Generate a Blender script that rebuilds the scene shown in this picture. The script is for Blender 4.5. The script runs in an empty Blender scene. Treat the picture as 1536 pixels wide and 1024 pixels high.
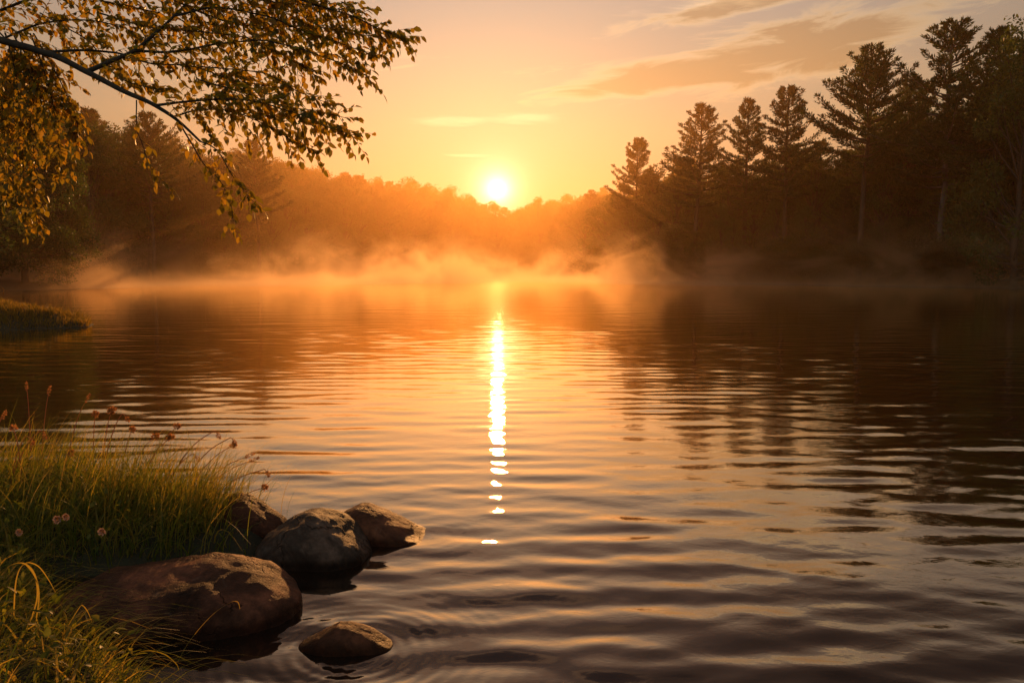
import bpy, math
import numpy as np
from mathutils import Vector, noise as mnoise

# ------------------------------------------------------------------ camera
scene = bpy.context.scene
C = scene.collection
R = math.radians
CAM_H = 1.5
PITCH = R(5.02)
F = 1195.0                                   # focal length in pixels of a 1536 px wide picture
cam_d = bpy.data.cameras.new('camera'); cam = bpy.data.objects.new('camera', cam_d); C.objects.link(cam)
cam.location = (0, 0, CAM_H); cam.rotation_euler = (math.pi/2 - PITCH, 0, 0)
cam_d.lens = 28.0; cam_d.sensor_width = 36.0; cam_d.clip_end = 6000; cam_d.clip_start = 0.05
scene.camera = cam
scene.view_settings.view_transform = 'Standard'
scene.view_settings.look = 'None'
scene.view_settings.exposure = 0.0
scene.view_settings.gamma = 1.0
cy = scene.cycles
cy.use_denoising = True
cy.max_bounces = 5; cy.diffuse_bounces = 2; cy.glossy_bounces = 3; cy.transmission_bounces = 3
cy.volume_bounces = 2; cy.transparent_max_bounces = 8
cy.sample_clamp_indirect = 6.0; cy.sample_clamp_direct = 0.0
cy.volume_step_rate = 0.35; cy.volume_max_steps = 64
cy.caustics_reflective = False; cy.caustics_refractive = False

SUN_AZ = -1.05; SUN_EL = 5.75                # where the disc stands in the sky
LAMP_EL = 11.0                               # the lamp stands a little higher, so that its light clears the far treetops

# ------------------------------------------------------------------ node helper
class E:
    """a socket with arithmetic"""
    nt = None
    def __init__(s, sock): s.s = sock
    @staticmethod
    def m(op, *a, clamp=False):
        n = E.nt.nodes.new('ShaderNodeMath'); n.operation = op; n.use_clamp = clamp
        for i, v in enumerate(a):
            if isinstance(v, E): E.nt.links.new(v.s, n.inputs[i])
            else: n.inputs[i].default_value = v
        return E(n.outputs[0])
    def __add__(s, o): return E.m('ADD', s, o)
    __radd__ = __add__
    def __mul__(s, o): return E.m('MULTIPLY', s, o)
    __rmul__ = __mul__
    def __sub__(s, o): return E.m('SUBTRACT', s, o)
    def __rsub__(s, o): return E.m('SUBTRACT', o, s)
    def __truediv__(s, o): return E.m('DIVIDE', s, o)
    def exp(s): return E.m('EXPONENT', s)
    def pow(s, p): return E.m('POWER', s, p)
def smooth(x, a, b):
    n = E.nt.nodes.new('ShaderNodeMapRange'); n.interpolation_type = 'SMOOTHSTEP'
    E.nt.links.new(x.s, n.inputs[0]); n.inputs[1].default_value = a; n.inputs[2].default_value = b
    return E(n.outputs[0])
def ramp(x, stops):
    n = E.nt.nodes.new('ShaderNodeValToRGB'); E.nt.links.new(x.s, n.inputs[0])
    el = n.color_ramp.elements
    while len(el) < len(stops): el.new(0.5)
    for e, (p, c) in zip(el, stops): e.position = p; e.color = (*c, 1)
    return n.outputs[0]
def mixc(a, b, f, mode='MIX'):
    n = E.nt.nodes.new('ShaderNodeMix'); n.data_type = 'RGBA'; n.blend_type = mode; n.clamp_result = False
    for i, v in ((0, f), (6, a), (7, b)):
        if isinstance(v, E): v = v.s
        if isinstance(v, bpy.types.NodeSocket): E.nt.links.new(v, n.inputs[i])
        elif isinstance(v, tuple): n.inputs[i].default_value = (*v, 1)
        else: n.inputs[i].default_value = v
    return n.outputs[2]
def vec(x, y, z):
    n = E.nt.nodes.new('ShaderNodeCombineXYZ')
    for i, v in enumerate((x, y, z)):
        if isinstance(v, E): E.nt.links.new(v.s, n.inputs[i])
        else: n.inputs[i].default_value = v
    return n.outputs[0]
def sep(sock):
    n = E.nt.nodes.new('ShaderNodeSeparateXYZ'); E.nt.links.new(sock, n.inputs[0])
    return [E(o) for o in n.outputs]
def noise_tex(v, scale, detail=4, rough=0.55, dist=0.0, col=False):
    n = E.nt.nodes.new('ShaderNodeTexNoise'); n.inputs['Scale'].default_value = scale
    n.inputs['Detail'].default_value = detail; n.inputs['Roughness'].default_value = rough
    n.inputs['Distortion'].default_value = dist
    if v is not None: E.nt.links.new(v, n.inputs['Vector'])
    return n.outputs['Color'] if col else E(n.outputs[0])

# ------------------------------------------------------------------ world: sunset sky
world = bpy.data.worlds.new('World'); scene.world = world; world.use_nodes = True
nt = world.node_tree; nt.nodes.clear(); E.nt = nt
tc = nt.nodes.new('ShaderNodeTexCoord')
dx, dy, dz = sep(tc.outputs['Generated'])
az = E.m('ARCTAN2', dx, dy) * (180/math.pi)
elv = E.m('ARCSINE', dz) * (180/math.pi)
sd = Vector((math.sin(R(SUN_AZ))*math.cos(R(SUN_EL)), math.cos(R(SUN_AZ))*math.cos(R(SUN_EL)), math.sin(R(SUN_EL))))
dot = dx*sd.x + dy*sd.y + dz*sd.z
ang = E.m('ARCCOSINE', E.m('MINIMUM', dot, 0.9999999)) * (180/math.pi)
base = ramp(E.m('MAXIMUM', elv, 0.0)/90.0, [
    (0.0, (.72, .34, .09)), (5/90, (.73, .45, .22)), (10/90, (.68, .50, .28)), (18/90, (.60, .455, .37)),
    (25/90, (.24, .165, .175)), (38/90, (.12, .08, .095)), (55/90, (.09, .08, .11)), (1.0, (.06, .065, .09))])
side = 0.17 + 0.83*E.m('EXPONENT', ang*ang*(-1/(50.0**2)))*E.m('EXPONENT', az*az*smooth(elv, 17.5, 27.0)*(-1/(19.0**2)))
col = mixc(base, vec(side, side, side), 1.0, 'MULTIPLY')
# clouds: soft banks in the upper right, small bright streaks by the sun
wob = noise_tex(vec(az*0.14, elv*0.70 - az*0.06, 0.0), 1.0, 7, 0.64, 0.8) - 0.5
def bank(a0, e0, ra, re, tilt=0.0):
    u = (az - a0)*(1/ra); v = (elv - e0 - (az - a0)*tilt)*(1/re)
    return E.m('EXPONENT', E.m('MULTIPLY', u*u + v*v, -1.0))
big = E.m('MAXIMUM', bank(11.5, 13.0, 9.5, 1.5, 0.02), bank(20.0, 14.6, 9.0, 2.2, 0.10))
big = E.m('MAXIMUM', big, bank(17.0, 17.6, 9.0, 0.9, 0.16))
big = E.m('MAXIMUM', big, bank(-14, 14.5, 9.0, 1.0, 0.02)*0.55)
dens = smooth(big + wob*1.7, 0.28, 0.80)
edge = dens*(1.0 - dens)*4.0
fine = E.m('MAXIMUM', bank(0.8, 10.6, 4.2, 0.55, 0.02), bank(-3.0, 8.1, 2.3, 0.18))
fine = E.m('MAXIMUM', fine, bank(-4.5, 10.4, 4.5, 0.5)); fine = E.m('MAXIMUM', fine, bank(20, 18.6, 13, 1.8, 0.06)*0.95)
wob2 = noise_tex(vec(az*0.22, elv*1.6, 3.0), 1.0, 5, 0.6, 0.5) - 0.5
fdens = smooth(fine + wob2*1.5, 0.45, 1.0)
col = mixc(col, mixc(col, (.97, .79, .56), 1.0, 'MULTIPLY'), dens)
lit = (edge*0.24 + fdens*0.36)*side
col = mixc(col, mixc((1.0, .70, .34), vec(lit, lit, lit), 1.0, 'MULTIPLY'), 1.0, 'ADD')
# broad high-altitude streaks that the near water mirrors
st = noise_tex(vec(az*0.035, elv*0.16, 9.0), 1.0, 4, 0.6, 0.4)
st = smooth(st, 0.45, 0.68)*smooth(elv, 19.0, 27.0)*side*0.38
col = mixc(col, mixc((1.0, .55, .30), vec(st, st, st), 1.0, 'MULTIPLY'), 1.0, 'ADD')
# glow round the sun
def add_glow(col, k, tint):
    return mixc(col, mixc(tint, vec(k, k, k), 1.0, 'MULTIPLY'), 1.0, 'ADD')
col = add_glow(col, E.m('EXPONENT', ang*(-1/11.0))*0.17, (1.0, .52, .16))
col = add_glow(col, E.m('EXPONENT', ang*(-1/3.2))*0.50, (1.0, .62, .44))
col = add_glow(col, E.m('EXPONENT', ang*(-1/0.62))*9.0, (1.0, .82, .46))
col = add_glow(col, smooth(ang, 0.55, 0.20)*48.0, (1.0, .72, .36))
# the cool sky behind the viewer
bk = smooth(dy, 0.25, -0.5)*smooth(elv, 0.0, 12.0)
col = mixc(col, mixc((.38, .45, .44), vec(bk, bk, bk), 1.0, 'MULTIPLY'), 1.0, 'ADD')
# below the horizon: dim
dn = smooth(elv, -3.0, 0.0)
col = mixc((.05, .035, .02), col, dn)
sky = nt.nodes.new('ShaderNodeTexSky'); sky.sky_type = 'NISHITA'; sky.sun_disc = False
sky.sun_elevation = R(LAMP_EL); sky.sun_rotation = R(SUN_AZ); sky.dust_density = 3.0; sky.air_density = 1.5
bg1 = nt.nodes.new('ShaderNodeBackground'); nt.links.new(sky.outputs[0], bg1.inputs[0]); bg1.inputs[1].default_value = 0.005
bg2 = nt.nodes.new('ShaderNodeBackground'); nt.links.new(col, bg2.inputs[0]); bg2.inputs[1].default_value = 0.78
ad = nt.nodes.new('ShaderNodeAddShader'); nt.links.new(bg1.outputs[0], ad.inputs[0]); nt.links.new(bg2.outputs[0], ad.inputs[1])
wo = nt.nodes.new('ShaderNodeOutputWorld'); nt.links.new(ad.outputs[0], wo.inputs[0])

sl = bpy.data.lights.new('sun', 'SUN'); sl.energy = 3.6; sl.angle = R(0.6); sl.color = (1.0, .44, .13)
so = bpy.data.objects.new('sun', sl); C.objects.link(so)
ld = Vector((math.sin(R(SUN_AZ))*math.cos(R(LAMP_EL)), math.cos(R(SUN_AZ))*math.cos(R(LAMP_EL)), math.sin(R(LAMP_EL))))
so.rotation_euler = ld.to_track_quat('Z', 'Y').to_euler()
so.location = (0, 0, 60)

# ------------------------------------------------------------------ geometry helpers
ct, st_ = math.cos(PITCH), math.sin(PITCH)
def P(px, py, Y):
    u = (px-768)/F; v = (512-py)/F
    wy = ct + v*st_; wz = -st_ + v*ct
    k = Y/wy
    return np.array((u*k, Y, CAM_H + wz*k))
def G(px, py, z=0.0):
    u = (px-768)/F; v = (512-py)/F
    wy = ct + v*st_; wz = -st_ + v*ct
    k = (z-CAM_H)/wz
    return np.array((u*k, wy*k, z))

class MB:
    def __init__(s): s.v = []; s.f = []; s.n = 0; s.t = []; s.uv=[]
    def add(s, V, Fc, tone=None):
        V = np.asarray(V, float).reshape(-1, 3); Fc = np.asarray(Fc, np.int64)
        s.v.append(V); s.f.append(Fc + s.n); s.n += len(V)
        s.t.append(np.full(len(V), 0.5) if tone is None else np.broadcast_to(np.asarray(tone, float), (len(V),)))
        return s
    def build(s, name, mat, parent=None, smooth_=False, tone=False, link=True):
        me = bpy.data.meshes.new(name)
        V = np.concatenate(s.v)
        loops = np.concatenate([f.ravel() for f in s.f])
        tot = np.concatenate([np.full(len(f), f.shape[1]) for f in s.f])
        me.vertices.add(len(V)); me.vertices.foreach_set('co', V.ravel().astype(np.float32))
        me.loops.add(len(loops)); me.loops.foreach_set('vertex_index', loops.astype(np.int32))
        me.polygons.add(len(tot))
        me.polygons.foreach_set('loop_start', np.concatenate([[0], np.cumsum(tot)[:-1]]).astype(np.int32))
        me.polygons.foreach_set('loop_total', tot.astype(np.int32))
        if smooth_: me.polygons.foreach_set('use_smooth', np.ones(len(tot), bool))
        if tone:
            at = me.attributes.new('tone', 'FLOAT', 'POINT')
            at.data.foreach_set('value', np.concatenate(s.t).astype(np.float32))
        me.update(calc_edges=True)
        me.materials.append(mat)
        o = bpy.data.objects.new(name, me); C.objects.link(o)
        if parent: o.parent = parent
        return o
def tag(o, label=None, cat=None, group=None, kind=None):
    if label: o['label'] = label
    if cat: o['category'] = cat
    if group: o['group'] = group
    if kind: o['kind'] = kind
    return o
def empty(name, loc=(0, 0, 0), rz=0.0):
    o = bpy.data.objects.new(name, None); C.objects.link(o); o.location = loc; o.rotation_euler = (0, 0, rz)
    o.empty_display_size = 0.2
    return o
def copy_tree(o, parent=None):
    c = o.copy(); C.objects.link(c); c.parent = parent
    for ch in o.children: copy_tree(ch, c)
    return c
def unit(v): 
    v = np.asarray(v, float); return v/ (np.linalg.norm(v, axis=-1, keepdims=True)+1e-12)
def tube(mb, pts, rad, n=6, tone=None):
    pts = np.asarray(pts, float); rad = np.broadcast_to(np.asarray(rad, float), (len(pts),))
    t = np.gradient(pts, axis=0); t = unit(t)
    up = np.array((0., 0, 1)) if abs(t[:, 2]).mean() < 0.8 else np.array((1., 0, 0))
    a = unit(np.cross(t, up)); b = np.cross(t, a)
    th = np.linspace(0, 2*np.pi, n, endpoint=False)
    V = pts[:, None] + rad[:, None, None]*(np.cos(th)[None, :, None]*a[:, None] + np.sin(th)[None, :, None]*b[:, None])
    k = len(pts); i = np.arange(k-1)[:, None]; j = np.arange(n)[None]
    Fq = np.stack([i*n+j, i*n+(j+1) % n, (i+1)*n+(j+1) % n, (i+1)*n+j], -1).reshape(-1, 4)
    mb.add(V.reshape(-1, 3), Fq, tone)
    return mb
def spline(pts, k=6):
    """Catmull-Rom through the points"""
    p = np.asarray(pts, float); p = np.vstack([2*p[0]-p[1], p, 2*p[-1]-p[-2]]); out = []
    for i in range(1, len(p)-2):
        for s in np.linspace(0, 1, k, endpoint=False):
            out.append(0.5*((2*p[i]) + (-p[i-1]+p[i+1])*s + (2*p[i-1]-5*p[i]+4*p[i+1]-p[i+2])*s*s + (-p[i-1]+3*p[i]-3*p[i+1]+p[i+2])*s**3))
    out.append(p[-2]); return np.array(out)
def leaves(mb, pos, dirs, nrm, L, W, tone=None, fold=0.25):
    """ovate, slightly folded leaves: pos base, dirs along the midrib, nrm the upper side"""
    n = len(pos); d = unit(dirs); s = unit(np.cross(d, nrm)); u = np.cross(s, d)
    L = np.broadcast_to(L, (n,))[:, None]; W = np.broadcast_to(W, (n,))[:, None]
    prof = [(0, 0, 0), (.30, .46, .5), (.68, .36, .4), (1, 0, -.25)]
    mid = [pos + d*L*a - u*W*0.02 - u*L*(a*a)*0.12 for a in (0, .30, .68, 1.0)]
    Lf = [mid[i] + s*W*prof[i][1] + u*W*fold*prof[i][2] for i in (1, 2)]
    Rt = [mid[i] - s*W*prof[i][1] + u*W*fold*prof[i][2] for i in (1, 2)]
    V = np.stack([mid[0], mid[1], mid[2], mid[3], Lf[0], Lf[1], Rt[0], Rt[1]], 1).reshape(-1, 3)
    o = (np.arange(n)*8)[:, None]
    q = np.concatenate([o+np.array([[1, 2, 5, 4]]), o+np.array([[1, 6, 7, 2]])])
    t = np.concatenate([o+np.array([[0, 1, 4]]), o+np.array([[0, 6, 1]]), o+np.array([[2, 3, 5]]), o+np.array([[2, 7, 3]])])
    tn = None if tone is None else np.repeat(tone, 8)
    base = mb.n
    mb.add(V, q, tn)
    mb.f.append(t + base)
def kites(mb, pos, dirs, nrm, L, W, tone=None):
    n = len(pos); d = unit(dirs); s = unit(np.cross(d, nrm)); 
    L = np.broadcast_to(L, (n,))[:, None]; W = np.broadcast_to(W, (n,))[:, None]
    V = np.stack([pos, pos+d*L*.45+s*W*.5, pos+d*L, pos+d*L*.45-s*W*.5], 1).reshape(-1, 3)
    Fq = (np.arange(n)*4)[:, None] + np.arange(4)[None]
    mb.add(V, Fq, None if tone is None else np.repeat(tone, 4))
def rsphere(rg, n):
    return unit(rg.normal(size=(n, 3)))

# ------------------------------------------------------------------ materials
def new_mat(name):
    m = bpy.data.materials.new(name); m.use_nodes = True; n = m.node_tree; n.nodes.clear(); E.nt = n
    out = n.nodes.new('ShaderNodeOutputMaterial'); return m, n, out
def leaf_mat(name, c0, c1, c2, trans=0.5, rough=0.5, vary=0.6, tcol=None):
    m, n, out = new_mat(name)
    at = n.nodes.new('ShaderNodeAttribute'); at.attribute_name = 'tone'
    oi = n.nodes.new('ShaderNodeObjectInfo')
    t = E(at.outputs['Fac'])*vary + E(oi.outputs['Random'])*(1-vary)
    c = ramp(t, [(0.0, c0), (0.5, c1), (1.0, c2)])
    p = n.nodes.new('ShaderNodeBsdfPrincipled'); n.links.new(c, p.inputs['Base Color'])
    p.inputs['Roughness'].default_value = rough; p.inputs['Specular IOR Level'].default_value = 0.3
    tr = n.nodes.new('ShaderNodeBsdfTranslucent')
    tcx = mixc(c, tcol or (1.0, 1.0, .5), 1.0, 'MULTIPLY')
    tcx = mixc(tcx, (2.6, 2.6, 2.6), 1.0, 'MULTIPLY'); n.links.new(tcx, tr.inputs[0])
    mx = n.nodes.new('ShaderNodeMixShader'); mx.inputs[0].default_value = trans
    n.links.new(p.outputs[0], mx.inputs[1]); n.links.new(tr.outputs[0], mx.inputs[2]); n.links.new(mx.outputs[0], out.inputs[0])
    return m
def bark_mat(name, c0, c1, scale=8, bump=0.3):
    m, n, out = new_mat(name)
    tcn = n.nodes.new('ShaderNodeTexCoord'); x, y, z = sep(tcn.outputs['Object'])
    v = vec(x, y, z*0.25)
    f = noise_tex(v, scale, 6, 0.65)
    c = ramp(f, [(0.3, c0), (0.7, c1)])
    p = n.nodes.new('ShaderNodeBsdfPrincipled'); n.links.new(c, p.inputs['Base Color']); p.inputs['Roughness'].default_value = 0.9
    b = n.nodes.new('ShaderNodeBump'); b.inputs['Strength'].default_value = bump; n.links.new(f.s, b.inputs['Height']); n.links.new(b.outputs[0], p.inputs['Normal'])
    n.links.new(p.outputs[0], out.inputs[0]); return m
M = {}
M['needle'] = leaf_mat('needle', (.022, .036, .014), (.036, .056, .020), (.060, .074, .020), 0.35)
M['broad'] = leaf_mat('broadleaf', (.030, .050, .015), (.056, .080, .022), (.100, .105, .028), 0.45)
M['shrub'] = leaf_mat('shrub_leaf', (.028, .038, .010), (.060, .066, .015), (.105, .080, .022), 0.45)
M['hang'] = leaf_mat('hanging_leaf', (.075, .082, .013), (.17, .15, .023), (.30, .205, .03), 0.65, 0.4, 0.9, (1, .8, .35))
M['grass'] = leaf_mat('grass_blade', (.05, .078, .012), (.125, .14, .022), (.30, .21, .055), 0.58, 0.42, 0.95, (1, .92, .4))
M['sedge'] = leaf_mat('dry_sedge', (.06, .058, .014), (.13, .10, .020), (.27, .17, .05), 0.6, 0.5, 0.95, (1, .88, .4))
M['straw'] = leaf_mat('dry_stalk', (.15, .08, .035), (.27, .14, .055), (.38, .20, .08), 0.5, 0.6, 0.9, (1, .8, .5))
M['petal'] = leaf_mat('pale_petal', (.20, .13, .10), (.26, .18, .14), (.32, .24, .19), 0.35, 0.6, 0.9, (1, .9, .8))
M['bark'] = bark_mat('pine_bark', (.040, .026, .017), (.11, .065, .04), 3)
M['bark_pale'] = bark_mat('pale_bark', (.07, .055, .045), (.19, .15, .12), 3)
M['bark_dark'] = bark_mat('dark_bark', (.020, .013, .009), (.055, .036, .020), 14)

def rock_mat(name, c0, c1, c2, seed, wet_z=0.04):
    m, n, out = new_mat(name)
    g = n.nodes.new('ShaderNodeNewGeometry'); pos = g.outputs['Position']
    x, y, z = sep(pos)
    v = vec(x + seed, y, z)
    a = noise_tex(v, 3.4, 8, 0.62, 0.5)
    b_ = noise_tex(v, 26, 6, 0.7)
    sp = noise_tex(v, 9, 4, 0.6, 1.2)
    c = ramp(a*0.75 + b_*0.25, [(0.34, c0), (0.50, c1), (0.66, c2)])
    lich = smooth(sp, 0.60, 0.72)*0.25
    c = mixc(c, (.15, .12, .10), lich)
    gr = noise_tex(v, 75, 5, 0.75); gk = 0.45 + 1.1*gr
    c = mixc(c, vec(gk, gk, gk), 1.0, 'MULTIPLY')
    vo = n.nodes.new('ShaderNodeTexVoronoi'); vo.feature = 'DISTANCE_TO_EDGE'; vo.inputs['Scale'].default_value = 3.2
    wv = mixc(v, noise_tex(v, 5, 4, 0.6, 0.0, True), 0.28); n.links.new(wv, vo.inputs['Vector'])
    crack = smooth(E(vo.outputs['Distance']), 0.022, 0.0)*smooth(a, 0.42, 0.56)
    c = mixc(c, (.012, .008, .006), crack*0.75)
    # the wet band that the ripples reach
    wet = smooth(z + a*0.06, wet_z + 0.06, wet_z + 0.015)
    c = mixc(c, mixc(c, (.32, .30, .30), 1.0, 'MULTIPLY'), wet)
    p = n.nodes.new('ShaderNodeBsdfPrincipled'); n.links.new(c, p.inputs['Base Color'])
    ro = 0.60 - 0.24*wet + (b_ - 0.5)*0.3
    n.links.new(ro.s, p.inputs['Roughness']); p.inputs['Specular IOR Level'].default_value = 0.12; p.inputs['Specular Tint'].default_value = (1, .7, .5, 1)
    hb = a*0.6 - crack*0.16 + b_*0.22 + noise_tex(v, 90, 4, 0.7)*0.08
    bm = n.nodes.new('ShaderNodeBump'); bm.inputs['Strength'].default_value = 0.9; bm.inputs['Distance'].default_value = 0.05
    n.links.new(hb.s, bm.inputs['Height']); n.links.new(bm.outputs[0], p.inputs['Normal'])
    n.links.new(p.outputs[0], out.inputs[0]); return m

# ------------------------------------------------------------------ the lake outline (plan view, metres)
bank_px = [(240, 1060), (180, 1010), (120, 960), (60, 905), (85, 868), (300, 848), (385, 838), (410, 812), (330, 778), (200, 762), (60, 752), (-120, 745)]
bank_pts = [tuple(G(*p)[:2]) for p in bank_px]
shore = [(3.0, -0.6), (0.6, 0.9), (-0.5, 1.6)] + bank_pts + [(-5.5, 5.9), (-9, 7.5), (-13.5, 11), (-15.5, 16.5), (-14.6, 19.6), (-12.6, 20.6), (-11.4, 21.4), (-11.9, 22.6), (-14.5, 24),
    (-22, 28), (-34, 38), (-41, 50), (-38, 60), (-37, 69), (-45, 82), (-48, 98), (-42, 120), (-38, 150), (-36, 190), (-30, 240), (-18, 282), (-4, 300), (10, 294), (19, 250), (19, 200), (17, 165), (16, 142),
    (18, 122), (25, 104), (32, 92), (39, 81), (46, 71), (52, 60), (56, 40), (50, 15), (30, -4), (10, -3)]
shore = np.array(shore)
def sdist(x, y):
    """signed distance to the shoreline, positive on land"""
    x = np.asarray(x, float); y = np.asarray(y, float)
    d = np.full(x.shape, 1e9); ins = np.zeros(x.shape, bool); n = len(shore)
    for i in range(n):
        ax, ay = shore[i]; bx, by = shore[(i+1) % n]
        ex, ey = bx-ax, by-ay; L2 = ex*ex+ey*ey
        t = np.clip(((x-ax)*ex+(y-ay)*ey)/L2, 0, 1)
        d = np.minimum(d, (x-ax-t*ex)**2+(y-ay-t*ey)**2)
        cr = ((ay > y) != (by > y))
        if ey != 0: ins ^= cr & (x < (y-ay)/ey*ex+ax)
    d = np.sqrt(d)
    return np.where(ins, -d, d)
def lump(x, y, s, seed=0.0):
    return (np.sin(x*1.7*s+seed)*np.cos(y*1.3*s+seed*2.1) + 0.6*np.sin(x*3.1*s-y*2.3*s+seed) + 0.4*np.cos(x*5.3*s+y*4.1*s+seed*3))/2.0
def ground_z(x, y):
    d = sdist(x, y); r = np.hypot(x, y)
    near = np.clip((40-r)/30, 0, 1)
    land = 0.16*(1-np.exp(-np.maximum(d, 0)/0.12))*near + (1-near)*0.5*(1-np.exp(-np.maximum(d, 0)/2.0))
    land = land + np.minimum(np.maximum(d, 0)*0.05, 2.5) + 0.035*lump(x, y, 1.6)*np.clip(d*4, 0, 1)
    hills = np.clip((d-34)/70, 0, 1)*17*np.clip((r-45)/30, 0, 1)
    spit = 0.28*np.exp(-(((x+15.0)/3.4)**2 + ((y-21.8)/2.0)**2))
    land = land + hills + spit*np.clip(d, 0, 1)
    return np.where(d > 0, land, np.maximum(d*0.55, -1.6) - 0.0)

# ground: one sheet out to the horizon
def polar(radii, angs):
    r, a = np.meshgrid(radii, angs, indexing='ij')
    return r*np.sin(a), r*np.cos(a)
rad = np.concatenate([np.geomspace(0.25, 12, 230), np.geomspace(12.2, 360, 240)[0:], np.geomspace(390, 4500, 24)])
angs = np.linspace(-np.pi, np.pi, 541)[:-1]
gx, gy = polar(rad, angs)
gz = ground_z(gx, gy)
nr, na = gx.shape
i = np.arange(nr-1)[:, None]; j = np.arange(na)[None]
Fq = np.stack([i*na+j, i*na+(j+1) % na, (i+1)*na+(j+1) % na, (i+1)*na+j], -1).reshape(-1, 4)
mb = MB(); mb.add(np.stack([gx, gy, gz], -1).reshape(-1, 3), Fq)
cen = mb.n; mb.add([[0, 0, float(ground_z(np.array([0.]), np.array([0.]))[0])]], np.zeros((0, 3), int))
mb.f.append(np.stack([np.full(na, cen), (np.arange(na)+1) % na, np.arange(na)], -1))
gm, n, out = new_mat('ground_earth')
g = n.nodes.new('ShaderNodeNewGeometry')
a = noise_tex(g.outputs['Position'], 1.3, 8, 0.65); b_ = noise_tex(g.outputs['Position'], 22, 5, 0.7)
c = ramp(a*0.6+b_*0.4, [(0.35, (.012, .010, .005)), (0.5, (.028, .024, .009)), (0.68, (.055, .045, .018))])
p = n.nodes.new('ShaderNodeBsdfPrincipled'); n.links.new(c, p.inputs['Base Color']); p.inputs['Roughness'].default_value = 0.9
bm = n.nodes.new('ShaderNodeBump'); bm.inputs['Strength'].default_value = 0.6; bm.inputs['Distance'].default_value = 0.05
n.links.new(b_.s, bm.inputs['Height']); n.links.new(bm.outputs[0], p.inputs['Normal']); n.links.new(p.outputs[0], out.inputs[0])
tag(mb.build('ground', gm, None, True), kind='structure')

# ------------------------------------------------------------------ water
rg = np.random.default_rng(7)
rings = [(G(527, 975), 0.0030, 0.060, 0.24, .0), (G(632, 806), 0.0010, 0.07, 0.22, .3), (G(430, 990), 0.0014, 0.05, 0.25, .8)]
def water_z(x, y, dr):
    z = np.zeros_like(x); r = np.hypot(x, y)
    # calmer far out, with soft wind patches
    calm = 1.0/(1.0+(r/42.0)**2.2)
    patch = 0.80 + 0.28*np.sin(x*0.23+y*0.11+1.0)*np.cos(y*0.31-x*0.07) + 0.15*np.sin(x*0.9+y*0.6)
    n = 64
    lam = np.geomspace(0.11, 3.4, n)*rg.uniform(0.9, 1.1, n)
    th = rg.normal(0.08, 1.0, n)*np.where(lam > 0.9, 0.55, 0.36)                       # spread of the directions round the line of sight
    ph = rg.uniform(0, 2*np.pi, n)
    for l, t, p_ in zip(lam, th, ph):
        k = 2*np.pi/l
        slope = 0.0100*np.exp(-((np.log(l/0.36))/0.75)**2) + 0.0031*(l < 0.42) + 0.0012
        fade = np.clip((l/(dr*3.2)-0.8)/1.6, 0, 1)
        arg = k*(x*np.sin(t)+y*np.cos(t)) + p_ + 0.6*np.sin(0.8*x+0.5*y+p_)
        z += slope/k*np.sin(arg)*fade*(calm if l > 0.3 else calm*np.clip(patch*1.4-0.4, 0, 2))
    z *= patch
    for (c0, A, l, dec, ph0) in rings:
        q = np.hypot(x-c0[0], (y-c0[1]))
        z += A*np.cos(2*np.pi*q/l+ph0)*np.exp(-q/dec)*np.clip((q-0.05)/0.15, 0, 1)*0.55
    return z
radw = np.geomspace(1.6, 330, 1300)
angw = np.concatenate([np.linspace(-80, -40, 60, endpoint=False), np.linspace(-40, 40, 760, endpoint=False), np.linspace(40, 80, 60)])*math.pi/180
wx, wy = polar(radw, angw)
dr = (radw*(radw[1]/radw[0]-1))[:, None]
wz = water_z(wx, wy, dr)
sdw = sdist(wx[::1, ::1], wy[::1, ::1])
nr, na = wx.shape
i = np.arange(nr-1)[:, None]; j = np.arange(na-1)[None]
Fq = np.stack([i*na+j, i*na+j+1, (i+1)*na+j+1, (i+1)*na+j], -1)
keep = (sdw[:-1, :-1] < 1.0+0.02*radw[:-1, None])
Fq = Fq[keep]
mb = MB(); mb.add(np.stack([wx, wy, wz], -1).reshape(-1, 3), Fq)
wm, n, out = new_mat('lake_water')
g = n.nodes.new('ShaderNodeNewGeometry'); x, y, z = sep(g.outputs['Position'])
h = noise_tex(vec(x*0.7, y, 0.0), 13.0, 4, 0.55, 0.4)
p = n.nodes.new('ShaderNodeBsdfDiffuse'); p.inputs['Color'].default_value = (.010, .0060, .0050, 1)
gl = n.nodes.new('ShaderNodeBsdfGlossy'); gl.inputs['Color'].default_value = (1.0, .93, .77, 1)
dist = E.m('SQRT', x*x + y*y)
ro = 0.012 + 0.036*smooth(dist, 8.0, 24.0); n.links.new(ro.s, gl.inputs['Roughness'])
fr = n.nodes.new('ShaderNodeFresnel'); fr.inputs['IOR'].default_value = 1.33
fac = E.m('MINIMUM', E(fr.outputs[0]).pow(0.70)*1.5, 1.0)
bm = n.nodes.new('ShaderNodeBump'); bm.inputs['Strength'].default_value = 0.11; bm.inputs['Distance'].default_value = 0.01
n.links.new(h.s, bm.inputs['Height'])
for q_ in (fr, gl): n.links.new(bm.outputs[0], q_.inputs['Normal'])
mx = n.nodes.new('ShaderNodeMixShader'); n.links.new(fac.s, mx.inputs[0]); n.links.new(p.outputs[0], mx.inputs[1]); n.links.new(gl.outputs[0], mx.inputs[2])
n.links.new(mx.outputs[0], out.inputs[0])
tag(mb.build('water', wm, None, True), kind='structure')

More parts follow.
